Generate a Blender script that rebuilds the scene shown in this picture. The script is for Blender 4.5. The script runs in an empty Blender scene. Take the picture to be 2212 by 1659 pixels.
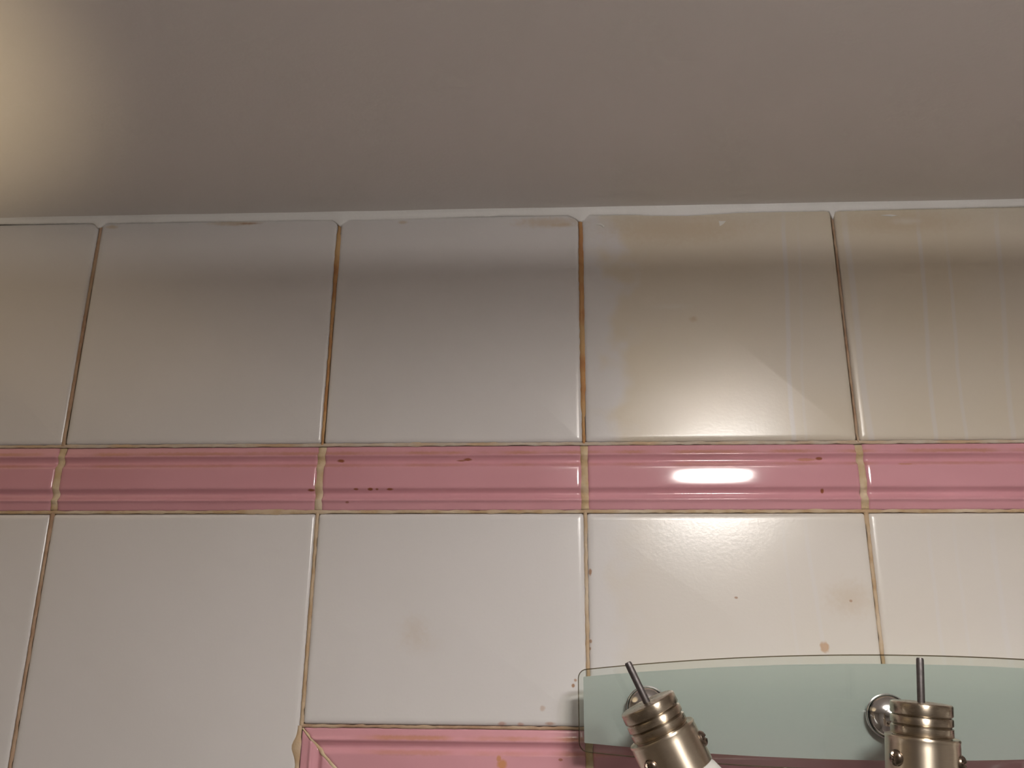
import bpy, bmesh, math, random
from mathutils import Vector, Matrix, noise as mn

random.seed(7)
scene = bpy.context.scene
COL = scene.collection
PI = math.pi
ZC = 2.02                     # height of the camera above the floor; wall features below are given relative to it
CEIL = ZC + 0.3765

# ---------------------------------------------------------------- camera, world, exposure
cam_d = bpy.data.cameras.new('camera')
cam_d.sensor_width = 36.0
cam_d.lens = 36.0 * 2000.0 / 2212.0
cam_d.clip_start = 0.01
cam = bpy.data.objects.new('camera', cam_d)
COL.objects.link(cam)
RI = Vector((0.99863543, 0.05157989, 0.00817263))
UP = Vector((0.00872274, -0.31903988, 0.94770115))
FW = Vector((-0.05148972, 0.94633666, 0.31905444))
cam.matrix_world = Matrix(((RI.x, UP.x, -FW.x, 0.0), (RI.y, UP.y, -FW.y, -0.67089486),
                           (RI.z, UP.z, -FW.z, ZC), (0, 0, 0, 1)))
scene.camera = cam

world = bpy.data.worlds.new('world')
scene.world = world
world.use_nodes = True
world.node_tree.nodes['Background'].inputs[0].default_value = (1.0, 0.9, 0.8, 1)
world.node_tree.nodes['Background'].inputs[1].default_value = 0.02

vs = scene.view_settings
vs.view_transform = 'Standard'
vs.look = 'None'
vs.gamma = 1.0
vs.use_curve_mapping = False
vs.exposure = 0.17
cy = scene.cycles
cy.use_adaptive_sampling = True
cy.adaptive_threshold = 0.055
cy.max_bounces = 5
cy.diffuse_bounces = 3
cy.glossy_bounces = 3
cy.transmission_bounces = 4
cy.transparent_max_bounces = 8
cy.caustics_reflective = False

LAMP_POS = (0.212, -0.65, ZC + 0.3030)     # centre of the lit disc of the ceiling lamp
LAMP_GLASS = 107.0                         # glow of its glass dish
LAMP_BULB = 2.7                            # bulb inside the dish (W)
LAMP_COLOR = (1.0, 0.945, 0.89)
ADDED_LIGHT_POS = (-0.80, -0.70, ZC - 0.55)  # lamp added out of view, only to throw the warm patch upper left
ADDED_LIGHT_AIM = (-0.60, -0.34, CEIL)
ADDED_LIGHT_POWER = 27.0
ADDED_LIGHT_ANGLE = 35.0

# ---------------------------------------------------------------- node helpers
class NT:
    def __init__(self, name):
        self.m = bpy.data.materials.new(name)
        self.m.use_nodes = True
        self.t = self.m.node_tree
        self.t.nodes.clear()
        self.out = self.t.nodes.new('ShaderNodeOutputMaterial')
    def n(self, kind, **kw):
        x = self.t.nodes.new(kind)
        for k, v in kw.items():
            setattr(x, k, v)
        return x
    def put(self, sock, v):
        if isinstance(v, bpy.types.NodeSocket):
            self.t.links.new(v, sock)
        else:
            if isinstance(v, (tuple, list)) and len(v) == 3 and sock.type == 'RGBA':
                v = tuple(v) + (1.0,)
            sock.default_value = v
    def math(self, op, a, b=0.0, c=None, clamp=False):
        x = self.n('ShaderNodeMath', operation=op, use_clamp=clamp)
        self.put(x.inputs[0], a)
        self.put(x.inputs[1], b)
        if c is not None:
            self.put(x.inputs[2], c)
        return x.outputs[0]
    def mix(self, fac, a, b, blend='MIX'):
        x = self.n('ShaderNodeMix', data_type='RGBA', blend_type=blend)
        self.put(x.inputs[0], fac)
        self.put(x.inputs[6], a)
        self.put(x.inputs[7], b)
        return x.outputs[2]
    def pos(self):
        return self.n('ShaderNodeNewGeometry').outputs['Position']
    def xyz(self, v):
        x = self.n('ShaderNodeSeparateXYZ')
        self.put(x.inputs[0], v)
        return x.outputs
    def scale(self, v, s):
        x = self.n('ShaderNodeVectorMath', operation='MULTIPLY')
        self.put(x.inputs[0], v)
        x.inputs[1].default_value = s
        return x.outputs[0]
    def noise(self, vec, scale, detail=2.0, rough=0.5):
        x = self.n('ShaderNodeTexNoise')
        self.put(x.inputs['Vector'], vec)
        x.inputs['Scale'].default_value = scale
        x.inputs['Detail'].default_value = min(detail, 1.5)
        x.inputs['Roughness'].default_value = rough
        return x.outputs[0]
    def ramp(self, v, a, b, lo=0.0, hi=1.0, smooth=True):
        x = self.n('ShaderNodeMapRange', interpolation_type='SMOOTHSTEP' if smooth else 'LINEAR')
        self.put(x.inputs['Value'], v)
        x.inputs['From Min'].default_value = a
        x.inputs['From Max'].default_value = b
        x.inputs['To Min'].default_value = lo
        x.inputs['To Max'].default_value = hi
        return x.outputs[0]
    def bump(self, h, strength, dist):
        x = self.n('ShaderNodeBump')
        x.inputs['Strength'].default_value = strength
        x.inputs['Distance'].default_value = dist
        self.put(x.inputs['Height'], h)
        return x.outputs[0]
    def principled(self, color, rough=0.5, metal=0.0, normal=None, **kw):
        x = self.n('ShaderNodeBsdfPrincipled')
        self.put(x.inputs['Base Color'], color)
        self.put(x.inputs['Roughness'], rough)
        self.put(x.inputs['Metallic'], metal)
        if normal is not None:
            self.put(x.inputs['Normal'], normal)
        for k, v in kw.items():
            self.put(x.inputs[k.replace('_', ' ')], v)
        self.t.links.new(x.outputs[0], self.out.inputs[0])
        return x
    # soft-edged blot at (cx, cz) on the wall with half sizes rx, rz (metres)
    def spot(self, X, Z, wob, cx, cz, rx, rz, soft=0.6, amp=0.8):
        a = self.math('DIVIDE', self.math('SUBTRACT', X, cx), rx)
        b = self.math('DIVIDE', self.math('SUBTRACT', Z, ZC + cz), rz)
        d = self.math('SQRT', self.math('ADD', self.math('MULTIPLY', a, a), self.math('MULTIPLY', b, b)))
        d = self.math('MULTIPLY_ADD', wob, amp, d)
        return self.ramp(d, 1.0 - soft, 1.0 + 0.15, 1.0, 0.0)

MATS = {}

RUST, TAN, PALE = (0.36, 0.17, 0.07), (0.56, 0.42, 0.26), (0.80, 0.77, 0.72)
# drips of rust, splashes, faint marks: x, z, half width, half height, strength, colour, softness
TILE_SPOTS = (
    (-0.2683, 0.3690, 0.026, 0.0032, 0.55, TAN, 0.8), (-0.2560, 0.3682, 0.012, 0.0012, 0.6, RUST, 0.8),
    (-0.3715, 0.3674, 0.006, 0.0022, 0.55, TAN, 0.8), (-0.0080, 0.3645, 0.034, 0.0062, 0.50, TAN, 0.9),
    (0.0030, 0.3618, 0.014, 0.0020, 0.45, TAN, 0.9), (-0.1272, 0.3668, 0.005, 0.002, 0.5, TAN, 0.8),
    (0.0950, 0.3560, 0.075, 0.016, 0.35, TAN, 0.9), (0.2750, 0.3590, 0.060, 0.012, 0.30, TAN, 0.9),
    (0.2760, 0.3600, 0.016, 0.0040, 0.45, PALE, 0.9),
    (-0.1042, 0.0440, 0.013, 0.013, 0.20, TAN, 1.0), (-0.100, 0.034, 0.018, 0.010, 0.12, TAN, 1.0),
    (0.2010, 0.0660, 0.022, 0.016, 0.30, TAN, 1.0), (0.1801, 0.0334, 0.0032, 0.0042, 0.65, (0.50, 0.26, 0.10), 0.4),
    (0.0206, 0.0843, 0.0013, 0.0028, 0.8, RUST, 0.5), (0.0200, 0.0365, 0.0011, 0.0014, 0.7, RUST, 0.5),
    (0.0193, 0.0315, 0.0010, 0.0013, 0.7, RUST, 0.5), (0.0074, 0.0068, 0.0014, 0.0016, 0.85, RUST, 0.5),
    (0.0090, 0.0105, 0.0013, 0.0012, 0.7, RUST, 0.5), (0.1223, 0.0665, 0.0014, 0.0009, 0.7, RUST, 0.5),
    (0.2013, 0.0645, 0.0013, 0.0011, 0.6, RUST, 0.5), (-0.0137, -0.0080, 0.0022, 0.0022, 0.4, (0.5, 0.27, 0.15), 0.7),
    (-0.0411, -0.0182, 0.0034, 0.0018, 0.6, (0.55, 0.27, 0.20), 0.7), (-0.0285, -0.0186, 0.0030, 0.0016, 0.6, (0.55, 0.27, 0.20), 0.7),
    (-0.0087, -0.0178, 0.0040, 0.0014, 0.6, (0.48, 0.22, 0.12), 0.7), (0.1040, 0.2780, 0.004, 0.003, 0.5, TAN, 0.8),
    (0.0870, 0.2890, 0.020, 0.003, 0.25, PALE, 0.9))
# paler runs wiped down through the film: x at mid height, lean, half width, strength, from z, to z
TILE_RUNS = (
    (0.1757, 0.045, 0.0026, 0.75, 0.17, 0.372), (0.1860, 0.06, 0.0016, 0.3, 0.17, 0.36),
    (0.1770, -0.05, 0.0022, 0.5, -0.03, 0.128), (0.1600, -0.02, 0.0018, 0.35, -0.03, 0.128),
    (0.2800, 0.06, 0.0024, 0.6, 0.17, 0.372), (0.3010, 0.05, 0.0020, 0.5, 0.17, 0.34),
    (0.3380, 0.09, 0.0028, 0.5, 0.17, 0.372), (0.3640, 0.05, 0.003, 0.5, 0.17, 0.372),
    (0.2600, 0.03, 0.0020, 0.5, -0.03, 0.128), (0.2780, 0.03, 0.0018, 0.4, -0.03, 0.128),
    (0.3040, 0.03, 0.0028, 0.5, -0.03, 0.128), (0.2280, 0.0, 0.0035, 0.6, 0.17, 0.372))
TILE_MATS = {}
def mat_tile(x0, x1, z0, z1):
    """glaze of the tile in this cell: the common white, plus the film and marks this tile carries"""
    spots = [q for q in TILE_SPOTS if q[0] + q[2] > x0 and q[0] - q[2] < x1 and q[1] + q[3] > z0 and q[1] - q[3] < z1]
    has_film = x1 > 0.03
    ledge = x0 < 0.06
    runs_l = [q for q in TILE_RUNS if x0 - 0.01 < q[0] < x1 + 0.01 and q[4] < z1 - 0.02 and q[5] > z0 + 0.02]
    key = (tuple(spots), has_film, has_film and ledge, tuple(runs_l))
    if key in TILE_MATS:
        return TILE_MATS[key]
    t = NT('white_tile_glaze')
    P = t.pos()
    X, Y, Z = t.xyz(P)
    cloud = t.noise(t.scale(P, (1.0, 1.0, 0.55)), 16.0, 2.0, 0.55)
    col = t.mix(t.ramp(cloud, 0.35, 0.7), (0.735, 0.715, 0.714), (0.725, 0.705, 0.700))
    if has_film:
        film = t.ramp(Z, ZC + 0.10, ZC + 0.20, 0.42, 1.0)
        film = t.math('MULTIPLY', film, t.ramp(t.noise(P, 9.0, 2.0, 0.5), 0.25, 0.75, 0.70, 1.0))
        if ledge:
            wob_big = t.math('SUBTRACT', t.noise(P, 38.0, 3.0, 0.6), 0.5)
            film = t.math('MULTIPLY', film, t.ramp(t.math('MULTIPLY_ADD', wob_big, 0.075, X), 0.030, 0.058))
        if runs_l:
            wx = t.math('MULTIPLY_ADD', t.math('SUBTRACT', t.noise(t.scale(P, (0.0, 0.0, 1.0)), 14.0, 1.0), 0.5), 0.006, X)
            runs = None
            for cx, sl, w, s, a, b in runs_l:
                zz = t.math('SUBTRACT', Z, ZC + (0.27 if a > 0.1 else 0.08))
                d = t.math('ABSOLUTE', t.math('SUBTRACT', t.math('SUBTRACT', wx, cx), t.math('MULTIPLY', zz, sl)))
                g = t.ramp(d, w * 0.3, w, s * 0.75, 0.0)
                g = t.math('MULTIPLY', g, t.ramp(Z, ZC + b - 0.03, ZC + b, 1.0, 0.3))
                runs = g if runs is None else t.math('MAXIMUM', runs, g)
            film = t.math('MULTIPLY', film, t.math('SUBTRACT', 1.0, runs))
        col = t.mix(film, col, (0.715, 0.640, 0.515))
    if spots:
        wob = t.math('SUBTRACT', t.noise(P, 260.0, 3.0, 0.6), 0.5)
        for cx, cz, rx, rz, s, c, soft in spots:
            col = t.mix(t.math('MULTIPLY', t.spot(X, Z, wob, cx, cz, rx, rz, soft), s), col, c)
    peel = t.noise(P, 420.0, 1.0, 0.55)
    t.principled(col, 0.23, normal=t.bump(peel, 0.17, 0.00022), Specular_IOR_Level=0.55)
    TILE_MATS[key] = t.m
    return t.m

ORANGE, DRUST = (0.50, 0.23, 0.10), (0.30, 0.10, 0.035)
PINK_SPOTS = (
    (-0.1654, 0.1666, 0.0030, 0.0013, 0.95, DRUST), (-0.0693, 0.1672, 0.0034, 0.0010, 0.9, DRUST),
    (-0.0740, 0.1664, 0.0040, 0.0007, 0.8, DRUST), (-0.1517, 0.1446, 0.0022, 0.0008, 0.85, DRUST), (-0.1413, 0.1445, 0.0024, 0.0010, 0.95, DRUST),
    (-0.1361, 0.1445, 0.0014, 0.0008, 0.85, DRUST), (-0.1267, 0.1445, 0.0030, 0.0009, 0.9, DRUST), (-0.1859, 0.1440, 0.0030, 0.0010, 0.9, DRUST),
    (0.1895, 0.1667, 0.0026, 0.0012, 0.9, DRUST), (0.1892, 0.1426, 0.0014, 0.0018, 0.95, DRUST), (-0.158, 0.1348, 0.0016, 0.0010, 0.7, DRUST),
    (0.1800, 0.1660, 0.008, 0.0012, 0.6, ORANGE), (0.2500, 0.1620, 0.006, 0.0010, 0.5, ORANGE),
    (-0.0018, -0.0405, 0.0016, 0.0010, 0.7, DRUST), (-0.0409, -0.0440, 0.0040, 0.0036, 0.75, (0.58, 0.26, 0.06)), (-0.0430, -0.0400, 0.0018, 0.0022, 0.7, (0.58, 0.26, 0.06)))
PINK_MATS = {}
def mat_pink(x0, x1, z0, z1):
    spots = [q for q in PINK_SPOTS if x0 < q[0] < x1 and z0 < q[1] < z1]
    level = (x1 - x0) > 0.1
    key = (tuple(spots), level, z1 > 0.1)
    if key in PINK_MATS:
        return PINK_MATS[key]
    t = NT('pink_border_glaze')
    P = t.pos()
    X, Y, Z = t.xyz(P)
    n = t.noise(t.scale(P, (0.4, 1, 1)), 30.0, 2.0, 0.6)
    col = t.mix(t.ramp(n, 0.3, 0.7), (0.690, 0.350, 0.400), (0.655, 0.325, 0.370))
    if level:
        # orange residue caught in the upper hollows of the moulding
        wob = t.math('SUBTRACT', t.noise(P, 300.0, 2.0, 0.6), 0.5)
        brk = t.ramp(t.noise(t.scale(P, (1, 0, 0.2)), 24.0, 3.0, 0.7), 0.36, 0.62)
        if z1 > 0.1:
            lines = ((0.1722, 0.55), (0.1628, 0.35))
        else:
            lines = ((-0.0277, 0.62), (-0.0372, 0.4))
        for zc, s in lines:
            line = t.ramp(t.math('ABSOLUTE', t.math('SUBTRACT', t.math('MULTIPLY_ADD', wob, 0.002, Z), ZC + zc)), 0.0004, 0.0024, s, 0.0)
            if zc < 0:
                line = t.math('MULTIPLY', line, t.ramp(X, -0.150, -0.120))
            col = t.mix(t.math('MULTIPLY', line, brk), col, ORANGE)
        for cx, cz, rx, rz, s, c in spots:
            col = t.mix(t.math('MULTIPLY', t.spot(X, Z, wob, cx, cz, rx, rz, 0.5), s), col, c)
    t.principled(col, 0.095, Specular_IOR_Level=0.5)
    PINK_MATS[key] = t.m
    return t.m

def mat_grout(name, a, b, c, sc=90.0):
    t = NT(name)
    P = t.pos()
    n1 = t.noise(P, sc, 3.0, 0.6)
    n2 = t.noise(P, 26.0, 2.0, 0.5)
    col = t.mix(t.ramp(n1, 0.35, 0.65), a, b)
    col = t.mix(t.ramp(n2, 0.45, 0.68), col, c)
    h = t.noise(P, 700.0, 3.0, 0.6)
    t.principled(col, 0.75, normal=t.bump(h, 0.5, 0.0004), Specular_IOR_Level=0.25)
    return t.m

def mat_paint(name, a, b, rough=0.7, sc=14.0, bump=0.15):
    t = NT(name)
    P = t.pos()
    col = t.mix(t.ramp(t.noise(P, sc, 4.0, 0.55), 0.3, 0.7), a, b)
    t.principled(col, rough, normal=t.bump(t.noise(P, 260.0, 3.0, 0.6), bump, 0.0006), Specular_IOR_Level=0.3)
    return t.m

def mat_metal(name, a, b, rough, brushed=False, axis=(1, 1, 40)):
    t = NT(name)
    co = t.n('ShaderNodeTexCoord').outputs['Object']
    v = t.scale(co, axis) if brushed else co
    n = t.noise(v, 300.0, 2.0, 0.5)
    col = t.mix(t.ramp(n, 0.3, 0.7), a, b)
    p = t.principled(col, t.ramp(n, 0.2, 0.8, rough * 0.85, rough * 1.2), metal=1.0,
                     normal=None if brushed else t.bump(n, 0.02, 0.0002))
    if brushed:      # turned on a lathe: fine rings round the axis
        tg = t.n('ShaderNodeTangent', direction_type='RADIAL', axis='Z')
        t.put(p.inputs['Tangent'], tg.outputs[0])
        p.inputs['Anisotropic'].default_value = 0.85
        p.inputs['Anisotropic Rotation'].default_value = 0.25
    return t.m

def mat_clear_glass(name, tint, refl=1.0):
    t = NT(name)
    P = t.pos()
    tr = t.n('ShaderNodeBsdfTransparent')
    t.put(tr.inputs[0], t.mix(t.noise(P, 8.0, 1.0), tint, tuple(c * 0.985 for c in tint)))
    gl = t.n('ShaderNodeBsdfGlossy')
    gl.inputs['Roughness'].default_value = 0.03
    fr = t.n('ShaderNodeFresnel')
    fr.inputs['IOR'].default_value = 1.5
    mx = t.n('ShaderNodeMixShader')
    t.t.links.new(t.math('MULTIPLY', fr.outputs[0], refl), mx.inputs[0])
    t.t.links.new(tr.outputs[0], mx.inputs[1])
    t.t.links.new(gl.outputs[0], mx.inputs[2])
    t.t.links.new(mx.outputs[0], t.out.inputs[0])
    return t.m

def mat_frost():
    t = NT('etched_glass')
    P = t.pos()
    n = t.noise(P, 600.0, 2.0, 0.6)
    tr = t.n('ShaderNodeBsdfTransparent')
    tr.inputs[0].default_value = (0.92, 0.95, 0.90, 1)
    tl = t.n('ShaderNodeBsdfTranslucent')
    t.put(tl.inputs[0], t.mix(n, (0.88, 0.92, 0.92), (0.90, 0.94, 0.94)))
    df = t.n('ShaderNodeBsdfDiffuse')
    t.put(df.inputs[0], t.mix(n, (0.74, 0.79, 0.80), (0.77, 0.82, 0.83)))
    m1 = t.n('ShaderNodeMixShader'); m1.inputs[0].default_value = 0.52
    m2 = t.n('ShaderNodeMixShader'); m2.inputs[0].default_value = 0.74
    t.t.links.new(tl.outputs[0], m1.inputs[1]); t.t.links.new(df.outputs[0], m1.inputs[2])
    t.t.links.new(tr.outputs[0], m2.inputs[1]); t.t.links.new(m1.outputs[0], m2.inputs[2])
    t.t.links.new(m2.outputs[0], t.out.inputs[0])
    return t.m

def mat_opal():
    t = NT('opal_glass')
    P = t.pos()
    t.principled(t.mix(t.noise(P, 40.0), (0.82, 0.80, 0.76), (0.78, 0.76, 0.72)), 0.35, Transmission_Weight=0.25)
    return t.m

def mat_glow():
    t = NT('lit_frosted_dish')
    P = t.pos()
    e = t.n('ShaderNodeEmission')
    t.put(e.inputs[0], t.mix(t.noise(P, 30.0), LAMP_COLOR, tuple(c * 0.985 for c in LAMP_COLOR)))
    e.inputs[1].default_value = LAMP_GLASS
    t.t.links.new(e.outputs[0], t.out.inputs[0])
    return t.m

M = dict(
    g_orange=mat_grout('grout_rust_stained', (0.56, 0.32, 0.14), (0.46, 0.23, 0.10), (0.60, 0.40, 0.20)),
    g_brown=mat_grout('grout_brown', (0.48, 0.33, 0.23), (0.40, 0.26, 0.17), (0.54, 0.41, 0.29)),
    g_tan=mat_grout('grout_tan', (0.58, 0.45, 0.31), (0.50, 0.35, 0.21), (0.64, 0.53, 0.40)),
    g_pale=mat_grout('grout_cream', (0.66, 0.53, 0.36), (0.56, 0.41, 0.24), (0.72, 0.61, 0.46)),
    g_grey=mat_grout('grout_grey', (0.60, 0.53, 0.45), (0.56, 0.46, 0.36), (0.58, 0.42, 0.28)),
    bed=mat_grout('grout_bed', (0.50, 0.40, 0.28), (0.44, 0.32, 0.20), (0.54, 0.45, 0.34)),
    caulk=mat_paint('white_sealant', (0.93, 0.925, 0.92), (0.90, 0.89, 0.88), 0.45, 30.0, 0.3),
    smear=mat_paint('sealant_smear', (0.86, 0.84, 0.80), (0.80, 0.78, 0.74), 0.5, 60.0, 0.3),
    ceiling=mat_paint('ceiling_paint', (0.885, 0.855, 0.840), (0.875, 0.845, 0.825), 0.8, 9.0, 0.2),
    plain=mat_paint('far_wall_tile', (0.60, 0.57, 0.54), (0.57, 0.54, 0.51), 0.35, 6.0, 0.05),
    plain_dark=mat_paint('side_wall_paint', (0.40, 0.36, 0.32), (0.37, 0.33, 0.29), 0.6, 6.0, 0.05),
    floor=mat_paint('floor_tile', (0.45, 0.41, 0.37), (0.40, 0.36, 0.32), 0.4, 10.0, 0.05),
    nickel=mat_metal('brushed_nickel', (0.47, 0.41, 0.33), (0.42, 0.36, 0.285), 0.30, True),
    nickel_collar=mat_metal('satin_nickel', (0.66, 0.58, 0.47), (0.60, 0.525, 0.42), 0.36, True),
    chrome=mat_metal('chrome', (0.80, 0.80, 0.80), (0.76, 0.76, 0.77), 0.08),
    steel=mat_metal('dark_steel', (0.17, 0.155, 0.155), (0.13, 0.12, 0.12), 0.5),
    bronze=mat_metal('dark_screw', (0.24, 0.19, 0.15), (0.19, 0.15, 0.12), 0.28),
    glass=mat_clear_glass('clear_glass', (0.955, 0.98, 0.96)),
    glass_edge=mat_clear_glass('glass_edge', (0.70, 0.655, 0.54), 0.7),
    frost=mat_frost(), opal=mat_opal(), glow=mat_glow(),
    enamel=mat_paint('white_enamel', (0.80, 0.79, 0.77), (0.78, 0.77, 0.75), 0.3, 10.0, 0.02),
)

# ---------------------------------------------------------------- mesh helpers
def mesh(name, verts, faces, smooth=True):
    me = bpy.data.meshes.new(name)
    me.from_pydata([tuple(v) for v in verts], [], faces)
    bm = bmesh.new()
    bm.from_mesh(me)
    bmesh.ops.remove_doubles(bm, verts=bm.verts, dist=1e-7)
    bmesh.ops.recalc_face_normals(bm, faces=bm.faces)
    for f in bm.faces:
        f.smooth = smooth
    bm.to_mesh(me)
    bm.free()
    return me

def obj(name, me, mat=None, parent=None, loc=(0, 0, 0)):
    o = bpy.data.objects.new(name, me)
    COL.objects.link(o)
    if mat is not None and me is not None and not me.materials:
        me.materials.append(M[mat] if isinstance(mat, str) else mat)
    o.location = loc
    if parent is not None:
        o.parent = parent
    return o

def empty(name, loc):
    o = bpy.data.objects.new(name, None)
    COL.objects.link(o)
    o.location = loc
    o.empty_display_size = 0.05
    return o

def box_mesh(name, x0, x1, y0, y1, z0, z1):
    v = [(x, y, z) for x in (x0, x1) for y in (y0, y1) for z in (z0, z1)]
    f = [(0, 1, 3, 2), (4, 6, 7, 5), (0, 4, 5, 1), (2, 3, 7, 6), (0, 2, 6, 4), (1, 5, 7, 3)]
    return mesh(name, v, f, False)

def structure(o, label, cat):
    o['kind'] = 'structure'
    o['label'] = label
    o['category'] = cat

def lathe(prof, seg=48, close=False):
    """prof: list of (r, z); revolved about z"""
    v, f = [], []
    for r, z in prof:
        for k in range(seg):
            a = 2 * PI * k / seg
            v.append((r * math.cos(a), r * math.sin(a), z))
    n = len(prof)
    for i in range(n - 1 + (1 if close else 0)):
        j = (i + 1) % n
        for k in range(seg):
            k2 = (k + 1) % seg
            f.append((i * seg + k, i * seg + k2, j * seg + k2, j * seg + k))
    if not close:
        if prof[0][0] > 1e-6:
            f.append(tuple(range(seg)))
        if prof[-1][0] > 1e-6:
            f.append(tuple((n - 1) * seg + k for k in range(seg)))
    return v, f

def sharpen(me, deg=35):
    bm = bmesh.new()
    bm.from_mesh(me)
    for e in bm.edges:
        if len(e.link_faces) == 2 and e.calc_face_angle(0) > math.radians(deg):
            e.smooth = False
    bm.to_mesh(me)
    bm.free()
    return me

# ---------------------------------------------------------------- the room
XL, XR, YB = -0.95, 1.05, -1.65
ceiling = obj('ceiling', box_mesh('ceiling', XL - 0.1, XR + 0.1, YB - 0.1, 0.11, CEIL, CEIL + 0.1), 'ceiling')
structure(ceiling, 'matte off-white painted bathroom ceiling above the tiled wall', 'ceiling')
floor = obj('floor', box_mesh('floor', XL - 0.1, XR + 0.1, YB - 0.1, 0.11, -0.1, 0.0), 'floor')
structure(floor, 'beige tiled bathroom floor far below the frame', 'floor')
wall = obj('wall_back', box_mesh('wall_back', XL, XR, 0.0045, 0.11, 0.0, CEIL), 'bed')
structure(wall, 'bathroom wall of glossy white tiles with a pink moulded border band', 'wall')
o = obj('wall_left', box_mesh('wall_left', XL - 0.1, XL, YB - 0.1, 0.11, 0.0, CEIL), 'plain_dark')
structure(o, 'plain taupe side wall beyond the left edge of the picture', 'wall')
o = obj('wall_right', box_mesh('wall_right', XR, XR + 0.1, YB - 0.1, 0.11, 0.0, CEIL), 'plain')
structure(o, 'plain pale side wall beyond the right edge of the picture', 'wall')
o = obj('wall_front', box_mesh('wall_front', XL, XR, YB - 0.1, YB, 0.0, CEIL), 'plain')
structure(o, 'plain pale wall behind the camera', 'wall')

# ---------------------------------------------------------------- white wall tiles (parts of wall_back)
def rrect(hw, hh, r, seg=4):
    pts = []
    for cx, cz, a0 in ((hw - r, hh - r, 0), (-hw + r, hh - r, 90), (-hw + r, -hh + r, 180), (hw - r, -hh + r, 270)):
        for k in range(seg + 1):
            a = math.radians(a0 + 90 * k / seg)
            pts.append((cx + r * math.cos(a), cz + r * math.sin(a)))
    return pts

TILE_CACHE = {}
def tile_mesh(w, h):
    key = (round(w, 4), round(h, 4))
    if key in TILE_CACHE:
        return TILE_CACHE[key]
    rings = ((0.0, 0.0060), (0.0, 0.0026), (0.0003, 0.0017), (0.0009, 0.00095), (0.0018, 0.00042), (0.0031, 0.00012), (0.0050, 0.0))
    v, f = [], []
    n = 20
    for ins, y in rings:
        r = max(0.0022 - ins * 0.3, 0.0008)
        for x, z in rrect(w / 2 - ins, h / 2 - ins, r):
            v.append((x, y, z))
    for i in range(len(rings) - 1):
        for k in range(n):
            k2 = (k + 1) % n
            f.append((i * n + k, i * n + k2, (i + 1) * n + k2, (i + 1) * n + k))
    f.append(tuple(range((len(rings) - 1) * n, len(rings) * n)))
    f.append(tuple(range(n)))
    me = mesh('wall_tile', v, f)
    me.materials.append(M['plain'])
    TILE_CACHE[key] = me
    return me

def tile(x0, x1, z0, z1, gap=0.0010):
    """a glazed tile filling the cell (relative heights) less half a joint on each side"""
    w, h = (x1 - x0) - 2 * gap, (z1 - z0) - 2 * gap
    o = obj('wall_tile', tile_mesh(w, h), None, wall, ((x0 + x1) / 2, random.uniform(-0.0002, 0.0002), ZC + (z0 + z1) / 2))
    o.material_slots[0].link = 'OBJECT'
    o.material_slots[0].material = mat_tile(x0, x1, z0, z1)
    o.rotation_euler = (random.uniform(-0.0012, 0.0012), 0, random.uniform(-0.0012, 0.0012))
    return o

GX = [XL, -0.7835, -0.5826, -0.3818, -0.1800, 0.0178, 0.2190, 0.4198, 0.6206, 0.8214, XR]
Z_TOP, Z_B1, Z_B0, Z_F1 = 0.3728, 0.1790, 0.1276, -0.0207
BAND = 0.0492
for i in range(len(GX) - 1):
    x0, x1 = GX[i], GX[i + 1]
    tile(x0, x1, Z_B1, Z_TOP)
    if 4 <= i <= 7:
        tile(x0, x1, Z_F1, Z_B0)
    else:
        for z1 in (Z_B0, Z_B0 - 0.2506, Z_B0 - 0.5012):
            tile(x0, x1, z1 - 0.2506, z1)
FX0, FX1 = GX[4], GX[8]
for i in range(4):
    a = FX0 + BAND + 0.002; b = FX1 - BAND - 0.002
    for z1 in (Z_F1 - BAND - 0.002, Z_F1 - BAND - 0.2526, Z_F1 - BAND - 0.5032):
        tile(a + (b - a) * i / 4, a + (b - a) * (i + 1) / 4, z1 - 0.2506, z1)

# ---------------------------------------------------------------- pink moulded border pieces
half = [(0, -4.6), (0.1, -2.6), (0.5, -1.7), (1.4, -1.25), (3.5, -0.75), (5.6, -0.15), (6.8, 0.72), (7.6, 0.98), (8.4, 0.70), (9.6, -0.40),
        (11.2, -1.35), (12.3, -1.55), (13.2, -1.38), (14.5, -0.45), (15.9, 0.95), (16.8, 1.42), (18.0, 1.54), (21.5, 1.575), (24.6, 1.58)]
prof_pts = [(u / 1000, h / 1000) for u, h in half] + [((49.2 - u) / 1000, h / 1000) for u, h in reversed(half[:-1])]
def catmull(pts, sub=3):
    out = []
    for i in range(len(pts) - 1):
        p0, p1, p2, p3 = pts[max(i - 1, 0)], pts[i], pts[i + 1], pts[min(i + 2, len(pts) - 1)]
        for k in range(sub):
            t = k / sub
            out.append(tuple(0.5 * ((2 * p1[c]) + (-p0[c] + p2[c]) * t + (2 * p0[c] - 5 * p1[c] + 4 * p2[c] - p3[c]) * t * t
                                    + (-p0[c] + 3 * p1[c] - 3 * p2[c] + p3[c]) * t ** 3) for c in (0, 1)))
    out.append(pts[-1])
    return out
PROF = catmull(prof_pts, 3)
def prof_h(u):
    for (u0, h0), (u1, h1) in zip(PROF, PROF[1:]):
        if u0 <= u <= u1:
            return h0 + (h1 - h0) * (u - u0) / max(u1 - u0, 1e-9)
    return PROF[0][1]

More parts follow.
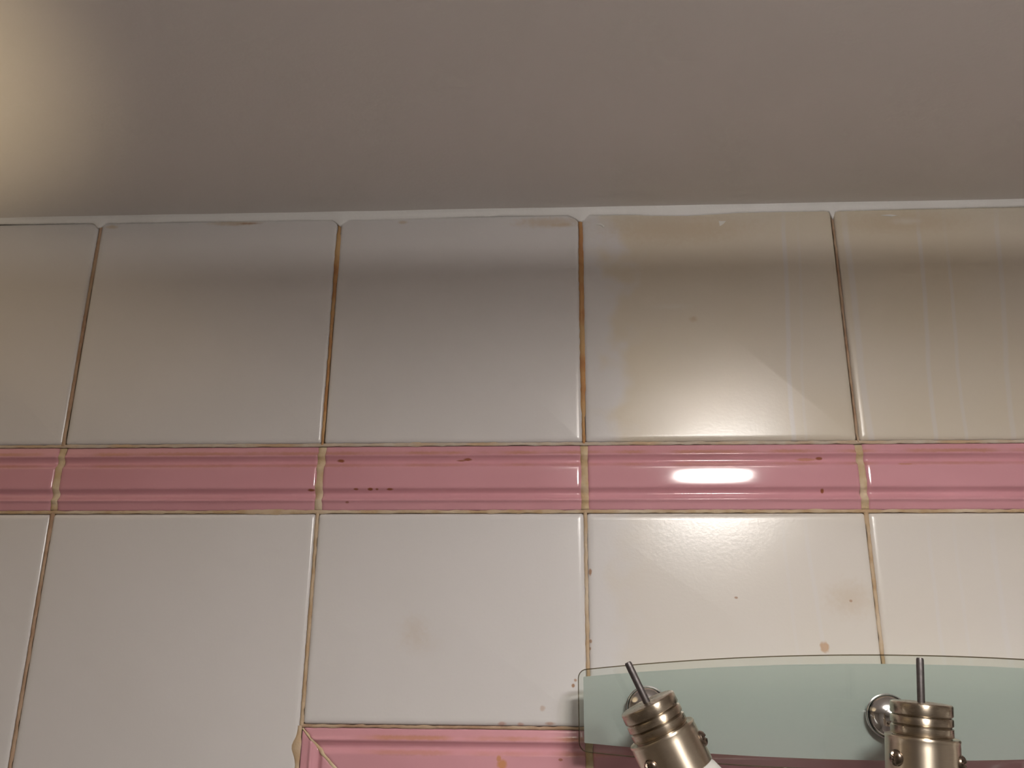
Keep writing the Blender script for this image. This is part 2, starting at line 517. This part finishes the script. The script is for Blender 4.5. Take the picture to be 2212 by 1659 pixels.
def border_mesh(L, mitre0=False, mitre1=False):
    """strip along s (0..L), across u (0..BAND); mitre ends run inwards at 45 degrees. Coordinates (s, -height, -u)."""
    ends = ((0.0, 0.0024), (0.0004, 0.0013), (0.0010, 0.0006), (0.0020, 0.0002), (0.0036, 0.0))
    v, f = [], []
    stations = [(e, d, 0) for e, d in ends] + [(e, d, 1) for e, d in reversed(ends)]
    n = len(PROF)
    for e, d, side in stations:
        for u, h in PROF:
            s = (e + (u if mitre0 else 0)) if side == 0 else (L - e - (u if mitre1 else 0))
            v.append((s, -(h - d), -u))
    m = len(stations)
    for i in range(m - 1):
        for k in range(n - 1):
            f.append((i * n + k, i * n + k + 1, (i + 1) * n + k + 1, (i + 1) * n + k))
    # back edges so each piece is closed
    b = len(v)
    for side in (0, 1):
        for u in (0.0, PROF[-1][0]):
            s = (u if mitre0 else 0) if side == 0 else L - (u if mitre1 else 0)
            v.append((s, 0.0065, -u))
    f.append(tuple([b] + list(range(0, n)) + [b + 1]))
    f.append(tuple([b + 3] + [(m - 1) * n + k for k in range(n - 1, -1, -1)] + [b + 2]))
    f.append(tuple([b, b + 2] + [i * n for i in range(m - 1, -1, -1)]))
    f.append(tuple([b + 1] + [i * n + n - 1 for i in range(m)] + [b + 3]))
    f.append((b, b + 1, b + 3, b + 2))
    me = mesh('border_tile', v, f)
    me.materials.append(M['plain'])
    return me

BG = 0.0021          # half joint between border pieces
cache = {}
def border(s0, s1, z_or_x, vertical=False, flip=False, m0=False, m1=False, y=0.0):
    L = s1 - s0
    key = (round(L, 4), m0, m1)
    if key not in cache:
        cache[key] = border_mesh(L, m0, m1)
    o = obj('border_tile', cache[key], None, wall)
    o.material_slots[0].link = 'OBJECT'
    o.material_slots[0].material = mat_pink(s0, s1, z_or_x - BAND, z_or_x) if not vertical else mat_pink(z_or_x - BAND, z_or_x + BAND * 0, -s1, -s0)
    if not vertical:
        o.location = (s0, y, ZC + z_or_x)
    elif not flip:      # runs down, outer edge to the left
        o.matrix_local = Matrix(((0, 0, -1, z_or_x), (0, 1, 0, y), (-1, 0, 0, ZC - s0), (0, 0, 0, 1)))
    else:               # runs down, outer edge to the right
        o.matrix_local = Matrix(((0, 0, 1, z_or_x), (0, 1, 0, y), (-1, 0, 0, ZC - s0), (0, 0, 0, 1)))
    return o
ZB_TOP = Z_B1 - 0.0010
for i in range(len(GX) - 1):
    border(GX[i] + BG, GX[i + 1] - BG, ZB_TOP, y=random.uniform(-0.0003, 0.0003))
for i in range(4, 8):
    border(GX[i] + (0.0004 if i == 4 else BG), GX[i + 1] - (0.0004 if i == 7 else BG), Z_F1 - 0.0010, m0=(i == 4), m1=(i == 7))
zs = -(Z_F1 - 0.0010)
for k in range(3):
    a, b = zs + k * 0.2006 + (0.0 if k == 0 else BG), zs + (k + 1) * 0.2006 - BG
    border(a, b, FX0 + 0.0004, True, False, m0=(k == 0))
    border(a, b, FX1 - 0.0004, True, True, m0=(k == 0))

# ---------------------------------------------------------------- grout joints
def wob(x, s, seed):
    return mn.noise(Vector((x * s, seed * 7.31, 3.7)))

def grout(mat, path, length, width_fn, depth_fn, place, seed, step=0.0025, drop=0.0009):
    """ragged strip: place(t, across, depth) -> xyz"""
    n = max(4, int(length / step))
    v, f = [], []
    for i in range(n + 1):
        t = length * i / n
        w = width_fn(t)
        l = -w / 2 + wob(t, 220, seed) * 0.0006
        r = w / 2 + wob(t, 220, seed + 9) * 0.0006
        d = depth_fn(t)
        for a, dd in ((l, d - drop), (l * 0.72, d - 0.0001), ((l + r) / 2, d + 0.00015 + wob(t, 500, seed + 4) * 0.0002), (r * 0.72, d - 0.0001), (r, d - drop)):
            v.append(place(t, a, dd))
    for i in range(n):
        for k in range(4):
            f.append((i * 5 + k, i * 5 + k + 1, i * 5 + 5 + k + 1, i * 5 + 5 + k))
    return obj('grout_joint', mesh('grout_joint', v, f), mat, wall)

def table(pts):
    def fn(t):
        if t <= pts[0][0]:
            return pts[0][1]
        for (a, b), (c, d) in zip(pts, pts[1:]):
            if a <= t <= c:
                return b + (d - b) * (t - a) / (c - a)
        return pts[-1][1]
    return fn

top_w = {3: ('g_brown', [(0, .0026), (.19, .0028)], -0.0004),
         4: ('g_orange', [(0, .0012), (.010, .0028), (.030, .0042), (.048, .0040), (.060, .0028), (.085, .0030), (.12, .0024), (.19, .0022)], -0.00012),
         5: ('g_orange', [(0, .0030), (.02, .0032), (.04, .0042), (.07, .0036), (.10, .0040), (.15, .0038), (.165, .0034), (.172, .0022), (.19, .0020)], -0.00012),
         6: ('g_brown', [(0, .0016), (.05, .0020), (.19, .0018)], -0.0006)}
for i in range(1, len(GX) - 1):
    gx = GX[i]
    mt, wt, dp = top_w.get(i, ('g_tan', [(0, .0024), (.19, .0024)], -0.0006))
    L = Z_TOP - Z_B1
    wf = table(wt)
    lean = {3: 0.0016, 4: 0.0010, 5: 0.0006}.get(i, 0.0)
    grout(mt, None, L, wf, lambda t, dp=dp, wf=wf: (dp if wf(t) > 0.0029 else min(dp, -0.0005)),
          lambda t, a, d, gx=gx, lean=lean, L=L: (gx + a + lean * (0.5 - t / L) * 0.6, -d, ZC + Z_TOP - t), i * 3 + 1)
    L2 = Z_B0 - Z_F1 if 4 < i < 8 else 0.62
    if i == 4:
        L2 = Z_B0 - Z_F1
    m2 = {3: 'g_brown', 4: 'g_tan', 5: 'g_tan', 6: 'g_tan'}.get(i, 'g_tan')
    grout(m2, None, L2, table([(0, .0040 if i in (3, 6) else .0026), (.012, .0026), (.2, .0026)]), lambda t: -0.00055,
          lambda t, a, d, gx=gx: (gx + a, -d, ZC + Z_B0 - t), i * 3 + 40)
    # fat cream joint between two border pieces, following their moulding
    grout({3: 'g_pale', 4: 'g_pale', 5: 'g_pale', 6: 'g_pale'}.get(i, 'g_pale'), None, BAND, lambda t, i=i: 0.0058 + 0.0010 * wob(t, 160, i),
          lambda t, i=i: prof_h(t) * 0.8 - 0.0003 + 0.0006 * wob(t, 240, i + 2),
          lambda t, a, d, gx=gx: (gx + a, -d, ZC + ZB_TOP - t), i * 3 + 80, 0.0008)
    if 4 < i < 8:
        grout('g_pale', None, BAND, lambda t, i=i: 0.0056 + 0.0008 * wob(t, 160, i),
              lambda t, i=i: prof_h(t) * 0.8 - 0.0003, lambda t, a, d, gx=gx: (gx + a, -d, ZC + Z_F1 - 0.001 - t), i * 3 + 120, 0.0008)

# level joints above and below the border, and along the frame border
def hjoint(mat, x0, x1, z, seed, w=0.0024, d=-0.0008, bulge=()):
    def wf(t):
        x = x0 + t
        ww = w + 0.0005 * wob(x, 60, seed)
        for cx, r, extra in bulge:
            ww += extra * math.exp(-((x - cx) / r) ** 2)
        return ww
    grout(mat, None, x1 - x0, wf, lambda t: d, lambda t, a, dd: (x0 + t, -dd, ZC + z + a), seed, 0.003, 0.0003)
for i in range(len(GX) - 1):
    x0, x1 = GX[i], GX[i + 1]
    hjoint('g_grey', x0, x1, Z_B1, 200 + i, bulge=((-0.108, 0.003, 0.002), (-0.09, 0.002, 0.001)) if i == 4 else ())
    hjoint('g_tan', x0, x1, Z_B0 + 0.0002, 220 + i, d=-0.0005, bulge=((-0.213, 0.02, 0.0014),) if i == 3 else ())
    if 4 <= i <= 7:
        hjoint('g_brown', x0, x1, Z_F1, 240 + i, w=0.0020, d=-0.0010)
# side joint of the frame border with its blob of grout near the corner, and the cream mitre joint
grout('g_tan', None, 0.58, lambda t: 0.0030 + 0.0042 * math.exp(-((t - 0.014) / 0.0065) ** 2), lambda t: -0.0004 + 0.0009 * math.exp(-((t - 0.013) / 0.007) ** 2),
      lambda t, a, d: (FX0 - 0.0010 + a - 0.0014 * math.exp(-((t - 0.014) / 0.006) ** 2), -d, ZC + Z_F1 - t), 301)
grout('g_tan', None, 0.58, lambda t: 0.0030, lambda t: -0.0004, lambda t, a, d: (FX1 + 0.001 + a, -d, ZC + Z_F1 - t), 302)
R2 = math.sqrt(0.5)
for sx, fx, sd in ((1, FX0, 310), (-1, FX1, 311)):
    grout('g_pale', None, BAND * 1.4142, lambda t: 0.0012 + 0.0014 * min(1.0, max(0.0, (t - 0.010) / 0.004)), lambda t: prof_h(min(t * R2, BAND * 0.999)) - 0.0002,
          lambda t, a, d, sx=sx, fx=fx: (fx + sx * (t * R2 + a * R2), -d, ZC + Z_F1 - 0.001 - t * R2 + a * R2), sd, 0.0008)

# ---------------------------------------------------------------- bead of sealant between tiles and ceiling
edge_pts = [(-0.95, .3710), (-.4683, .3719), (-.3885, .3712), (-.3850, .3685), (-.3830, .3660), (-.3810, .3672), (-.3770, .3708), (-.3096, .3709), (-.247, .3701),
            (-.1850, .3696), (-.1805, .3655), (-.1789, .3640), (-.1770, .3660), (-.1720, .3692), (-.1312, .3691), (-.0779, .3702), (-.04, .3707),
            (.008, .3700), (.0145, .3665), (.0175, .3638), (.0205, .3645), (.0245, .3698), (.0353, .37), (.0620, .3697), (.0750, .3684), (.0911, .3680),
            (.1120, .3680), (.1281, .3686), (.1467, .3698), (.2130, .3700), (.2168, .3690), (.2181, .3620), (.2200, .3618), (.2212, .3690), (.2250, .3700),
            (.2564, .3702), (.3689, .3710), (1.05, .3712)]
ef = table(edge_pts)
v, f = [], []
NB = 900
for i in range(NB + 1):
    x = XL + (XR - XL) * i / NB
    ze = ZC + ef(x) + 0.0004 * wob(x, 45, 5) + 0.0002 * wob(x, 160, 6)
    out = 0.0042 + 0.0012 * wob(x, 18, 8)
    hgt = CEIL - ze
    v += [(x, 0.002, ze), (x, -0.00035, ze + 0.0001), (x, -0.0009, ze + 0.0010), (x, -0.0011 - 0.05 * out, ze + hgt * 0.5), (x, -0.0011 - 0.18 * out, ze + hgt * 0.86), (x, -0.62 * out, CEIL - 0.0001), (x, -0.62 * out, CEIL + 0.002), (x, 0.002, CEIL + 0.002)]
for i in range(NB):
    for k in range(8):
        f.append((i * 8 + k, i * 8 + (k + 1) % 8, i * 8 + 8 + (k + 1) % 8, i * 8 + 8 + k))
bead = obj('trim_1', mesh('sealant_bead', v, f), 'caulk')
structure(bead, 'ragged bead of white sealant along the joint of tiles and ceiling', 'sealant')
# torn dabs of sealant left on the tiles under the bead
for pts in (((.0290, .3618), (.0345, .3625), (.0372, .3605), (.0366, .3580), (.0345, .3604)),
            ((.1286, .3630), (.1345, .3626), (.1322, .3600), (.1292, .3580)),
            ((.2560, .3655), (.2640, .3662), (.2700, .3650), (.2650, .3640))):
    n = len(pts)
    cx, cz = sum(p[0] for p in pts) / n, sum(p[1] for p in pts) / n
    v = [(x, -0.0001, ZC + z) for x, z in pts] + [(cx + (x - cx) * 0.8, -0.0005, ZC + cz + (z - cz) * 0.8) for x, z in pts]
    f = [(k, (k + 1) % n, n + (k + 1) % n, n + k) for k in range(n)] + [tuple(range(n, 2 * n))]
    obj('sealant_dab', mesh('sealant_dab', v, f), 'smear', bead)

# ---------------------------------------------------------------- wall light: etched glass plate carrying swivelling lamp heads
PX, PY = 0.2070, -0.0350             # plate centre line, front face
fix = empty('wall_light', (PX, 0.0, ZC - 0.008))
fix['label'] = 'wall light with an arched frosted glass plate and nickel lamp heads on the tiles'
fix['category'] = 'wall light'
INV = Matrix.Translation(-Vector(fix.location))

def arc_outline(x0, x1, zt_side, zt_mid, zb_side, zb_mid, r, n=40):
    """closed outline of a plate with bowed top and bottom and rounded corners"""
    def top(x):
        k = (x - (x0 + x1) / 2) / ((x1 - x0) / 2)
        return zt_mid + (zt_side - zt_mid) * k * k
    def bot(x):
        k = (x - (x0 + x1) / 2) / ((x1 - x0) / 2)
        return zb_mid + (zb_side - zb_mid) * k * k
    pts = []
    for k in range(n + 1):
        x = x0 + r + (x1 - x0 - 2 * r) * k / n
        pts.append((x, top(x)))
    for k in range(1, 6):
        a = math.radians(90 - 18 * k)
        pts.append((x1 - r + r * math.cos(a), top(x1 - r) - r + r * math.sin(a)))
    for k in range(0, 5):
        a = math.radians(-18 * k)
        pts.append((x1 - r + r * math.cos(a), bot(x1 - r) + r + r * math.sin(a)))
    for k in range(n + 1):
        x = x1 - r - (x1 - x0 - 2 * r) * k / n
        pts.append((x, bot(x)))
    for k in range(1, 6):
        a = math.radians(270 - 18 * k)
        pts.append((x0 + r + r * math.cos(a), bot(x0 + r) + r + r * math.sin(a)))
    for k in range(0, 5):
        a = math.radians(180 - 18 * k)
        pts.append((x0 + r + r * math.cos(a), top(x0 + r) - r + r * math.sin(a)))
    return pts

def slab(name, pts, y0, y1, ch=0.0):
    n = len(pts)
    cx = sum(p[0] for p in pts) / n; cz = sum(p[1] for p in pts) / n
    v = []
    rings = [(y0, 0.0), (y1, 0.0)] if not ch else [(y0, ch), (y0 + ch, 0.0), (y1 - ch, 0.0), (y1, ch)]
    for y, ins in rings:
        for k, (x, z) in enumerate(pts):
            (xa, za), (xb, zb) = pts[k - 1], pts[(k + 1) % n]
            t = Vector((xb - xa, zb - za)).normalized()
            v.append((x + t.y * ins - fix.location.x, y, ZC + z - t.x * ins - fix.location.z))
    m = len(rings)
    f = [tuple(range(n)), tuple(range(m * n - 1, (m - 1) * n - 1, -1))]
    for i in range(m - 1):
        f += [(i * n + k, i * n + (k + 1) % n, (i + 1) * n + (k + 1) % n, (i + 1) * n + k) for k in range(n)]
    return mesh(name, v, f, False)

plate_me = slab('glass_plate', arc_outline(0.0102, 2 * PX - 0.0102, 0.0165, 0.0273, -0.0335, -0.0430, 0.0060), PY, PY + 0.0045, 0.0006)
plate_me.materials.append(M['glass'])
plate_me.materials.append(M['glass_edge'])
for p in plate_me.polygons:
    if abs(p.normal.y) < 0.9:
        p.material_index = 1
plate = obj('glass_plate', plate_me, None, fix)
plate['label'] = 'clear glass plate with a bowed top edge'
fr_me = slab('frosted_field', arc_outline(0.0138, 2 * PX - 0.0138, 0.0122, 0.0216, -0.0284, -0.0368, 0.0005), PY + 0.0046, PY + 0.0050)
fro = obj('frosted_field', fr_me, 'frost', plate)
fro['label'] = 'pale green frosted field of the glass plate'

def along(o_from, o_to):
    d = Vector(o_to) - Vector(o_from)
    return Matrix.Translation(Vector(o_from)) @ d.to_track_quat('Z', 'Y').to_matrix().to_4x4()

def lobj(name, vf, mat, parent, mw, deg=35):
    """object from lathe data in its own frame, placed by world matrix mw under parent"""
    me = sharpen(mesh(name, *vf), deg)
    o = obj(name, me, mat, parent)
    return o, mw

def rel(o, mw, pw):
    o.matrix_parent_inverse = Matrix.Identity(4)
    o.matrix_basis = pw.inverted() @ mw
FIXW = Matrix.Translation(fix.location)

# chrome mounts: standoff behind the plate, domed cap in front and the neck that carries the head
cap_prof = [(0.0133 * math.cos(k * PI / 24), 0.0012 + 0.0085 * math.sin(k * PI / 24)) for k in range(12, 0, -1)] + [(0.0133, 0.0012), (0.0138, 0.0010), (0.0138, 0.0)]
def head_geo():
    R = 0.0168
    rings = [(0.0, 0.0), (R - 0.0012, 0.0), (R - 0.0004, -0.0003), (R, -0.0011), (R, -0.0066), (R - 0.0006, -0.0072), (R - 0.0013, -0.0076), (R - 0.0006, -0.0081),
             (R, -0.0087), (R, -0.0122), (R - 0.0006, -0.0127), (R - 0.0013, -0.0131), (R - 0.0006, -0.0136), (R, -0.0141), (R, -0.0184), (R - 0.0006, -0.0190), (R - 0.0012, -0.0192), (R - 0.0012, -0.030)]
    return lathe([(r, z * 0.93) for r, z in rings], 64)
def screw_geo(r=0.0046, h=0.0030):
    v, f = [], []
    seg, rr = 32, (1.0, 1.0, 0.94, 0.8, 0.6, 0.4, 0.2, 0.0001)
    zz = (-0.004, 0.0, 0.35, 0.65, 0.85, 0.95, 1.0, 1.0)
    for a, z in zip(rr, zz):
        for k in range(seg):
            t = 2 * PI * k / seg
            x, y = a * r * math.cos(t), a * r * math.sin(t)
            hz = z * h if z >= 0 else z
            if z > 0.5 and abs(x) < 0.0008:
                hz -= 0.0011
            v.append((x, y, hz))
    for i in range(len(rr) - 1):
        for k in range(seg):
            k2 = (k + 1) % seg
            f.append((i * seg + k, i * seg + k2, (i + 1) * seg + k2, (i + 1) * seg + k))
    return v, f

RC, Z0C = 0.0199, -0.0180
collar_prof = [(0.0158, Z0C - 0.0006), (RC - 0.0010, Z0C - 0.0006), (RC - 0.0002, Z0C - 0.0002), (RC + 0.0003, Z0C - 0.0010), (RC + 0.0001, Z0C - 0.0018), (RC - 0.0001, Z0C - 0.0022), (RC, Z0C - 0.0045), (RC, -0.0415), (RC - 0.0009, -0.0420), (RC - 0.0009, -0.0330), (0.0158, -0.0330)]
shade_prof = [(0.0178, -0.0335), (0.0182, -0.0415), (0.0202, -0.0440), (0.0245, -0.0560), (0.0300, -0.0740), (0.0340, -0.0920), (0.0326, -0.0920), (0.0288, -0.0740), (0.0232, -0.0560), (0.0190, -0.0440), (0.0170, -0.0415), (0.0166, -0.0335)]
ME = {'cap': sharpen(mesh('mount_cap', *lathe(cap_prof, 48))), 'head': sharpen(mesh('lamp_head', *head_geo()), 50),
      'pin': sharpen(mesh('pin', *lathe([(0.0021, -0.002), (0.0021, 0.0236), (0.0017, 0.0245), (0.0, 0.0246)], 24))),
      'collar': sharpen(mesh('collar', *lathe(collar_prof, 64, True)), 50), 'shade': mesh('shade', *lathe(shade_prof, 48, True)),
      'screw': sharpen(mesh('screw', *screw_geo()), 40),
      'standoff': sharpen(mesh('standoff', *lathe([(0.006, 0.0), (0.006, 0.0295)], 24)))}
for k, mt in (('cap', 'chrome'), ('head', 'nickel'), ('pin', 'steel'), ('collar', 'nickel_collar'), ('shade', 'opal'), ('screw', 'bronze'), ('standoff', 'chrome')):
    ME[k].materials.append(M[mt])

# (mount x, mount z, head top centre, pin direction, screw turn)
heads = (((0.0546, -0.0070), (0.0488, -0.1000, -0.0030), (-0.430, -0.085, 0.899), 0.0),
         ((0.2062, -0.0105), (0.2047, -0.1000, -0.0017), (0.072, -0.075, 0.995), 0.0),
         ((0.3590, -0.0070), (0.3640, -0.1000, -0.0022), (0.430, -0.085, 0.899), 0.3))
for (mx, mz), top, ax, turn in heads:
    c = Vector((mx, PY, ZC + mz))
    o = obj('mount_cap', ME['cap'], None, fix); rel(o, along(c, c + Vector((0, -1, 0))), FIXW)
    o = obj('standoff', ME['standoff'], None, fix); rel(o, along(c + Vector((0, 0.0052, 0)), c + Vector((0, 1, 0))), FIXW)
    a = Vector(ax).normalized()
    T = Vector((top[0], top[1], ZC + top[2]))
    # frame: z along the pin, -y roughly towards the camera
    view = (Vector(cam.location) if False else Vector((0, -0.67089, ZC))) - T
    yv = -(view - a * view.dot(a)).normalized()
    xv = yv.cross(a).normalized()
    HW = Matrix(((xv.x, yv.x, a.x, T.x), (xv.y, yv.y, a.y, T.y), (xv.z, yv.z, a.z, T.z), (0, 0, 0, 1)))
    h = obj('lamp_head', ME['head'], None, fix); rel(h, HW, FIXW)
    o = obj('pin', ME['pin'], None, h)
    o['label'] = 'dark steel pin'
    o = obj('collar', ME['collar'], None, h)
    o = obj('shade', ME['shade'], None, h)
    for ph in (-43, 79, 199):
        t = math.radians(ph) + turn
        d = Vector((math.sin(t), -math.cos(t), 0))
        p0 = d * (RC - 0.0004) + Vector((0, 0, -0.0300))
        o = obj('screw', ME['screw'], None, h)
        o.matrix_basis = along(p0, p0 + d) @ Matrix.Rotation(0.5 + ph * 0.01, 4, 'Z')
    # chrome neck from the cap to the head
    e = T - a * 0.0125
    d = e - (c + Vector((0, -0.006, 0)))
    ln = d.length - 0.014
    nk = sharpen(mesh('neck', *lathe([(0.0046, 0.0), (0.0046, ln * 0.55), (0.0056, ln * 0.6), (0.0056, ln)], 28)))
    o = obj('neck', nk, 'chrome', fix); rel(o, along(c + Vector((0, -0.006, 0)), e), FIXW)

# ---------------------------------------------------------------- ceiling lamp behind the camera (the light of the room)
cl = empty('ceiling_lamp', LAMP_POS)
cl['label'] = 'round flush ceiling lamp with a lit glass dish and metal rim'
cl['category'] = 'ceiling lamp'
RL = 0.078
dish = lathe([(RL, 0.0)] + [(RL * math.cos(t * PI / 2 / 8), -0.005 * math.sin(t * PI / 2 / 8)) for t in range(1, 8)] + [(0.0, -0.005)], 64)
# open-topped dish
dv, df = dish
df = [q for q in df if len(q) == 4]
obj('glass_dish', mesh('glass_dish', dv, df), 'glow', cl)
H_DRUM = 0.0360
obj('metal_drum', mesh('metal_drum', *lathe([(RL + 0.0004, -0.001), (RL + 0.004, -0.001), (RL + 0.004, H_DRUM), (RL + 0.0028, H_DRUM), (RL + 0.0028, 0.004), (RL + 0.0004, 0.003)], 64, True)), 'enamel', cl)
HC = CEIL - LAMP_POS[2]
obj('ceiling_plate', mesh('ceiling_plate', *lathe([(0.080, HC), (0.080, HC - 0.006), (0.012, HC - 0.012), (0.010, H_DRUM + 0.012), (0.0, H_DRUM + 0.012)], 48)), 'plain_dark', cl)
bl = bpy.data.lights.new('lamp_bulb', 'POINT')
bl.energy = LAMP_BULB
bl.color = LAMP_COLOR
bl.shadow_soft_size = 0.0020
b = bpy.data.objects.new('lamp_bulb', bl)
COL.objects.link(b)
b.parent = cl
b.location = (0, 0, H_DRUM + 0.0007)

# ---------------------------------------------------------------- uplighter added out of view to make the warm patch at upper left
sc = empty('added_uplighter', ADDED_LIGHT_POS)
sc['label'] = 'unseen conical uplighter added on the left wall to make the warm patch'
sc['category'] = 'added lamp'
obj('cup', mesh('cup', *lathe([(0.0, -0.09), (0.028, -0.085), (0.060, 0.0), (0.057, 0.0), (0.026, -0.080), (0.0, -0.082)], 40)), 'enamel', sc)
nb = mesh('bracket', *lathe([(0.012, 0.0), (0.012, ADDED_LIGHT_POS[0] - XL - 0.035)], 20))
o = obj('bracket', nb, 'chrome', sc)
o.matrix_basis = Matrix.Translation((XL - ADDED_LIGHT_POS[0], 0, -0.05)) @ Matrix.Rotation(PI / 2, 4, 'Y')
sl = bpy.data.lights.new('added_uplighter_spot', 'SPOT')
sl.energy = ADDED_LIGHT_POWER
sl.color = (1.0, 0.78, 0.46)
sl.spot_size = math.radians(ADDED_LIGHT_ANGLE)
sl.spot_blend = 0.75
sl.shadow_soft_size = 0.02
s = bpy.data.objects.new('added_uplighter_spot', sl)
COL.objects.link(s)
s.parent = sc
dv = Vector(ADDED_LIGHT_AIM) - Vector(ADDED_LIGHT_POS)
s.rotation_euler = dv.to_track_quat('-Z', 'Y').to_euler()
s.location = (0, 0, 0.004)
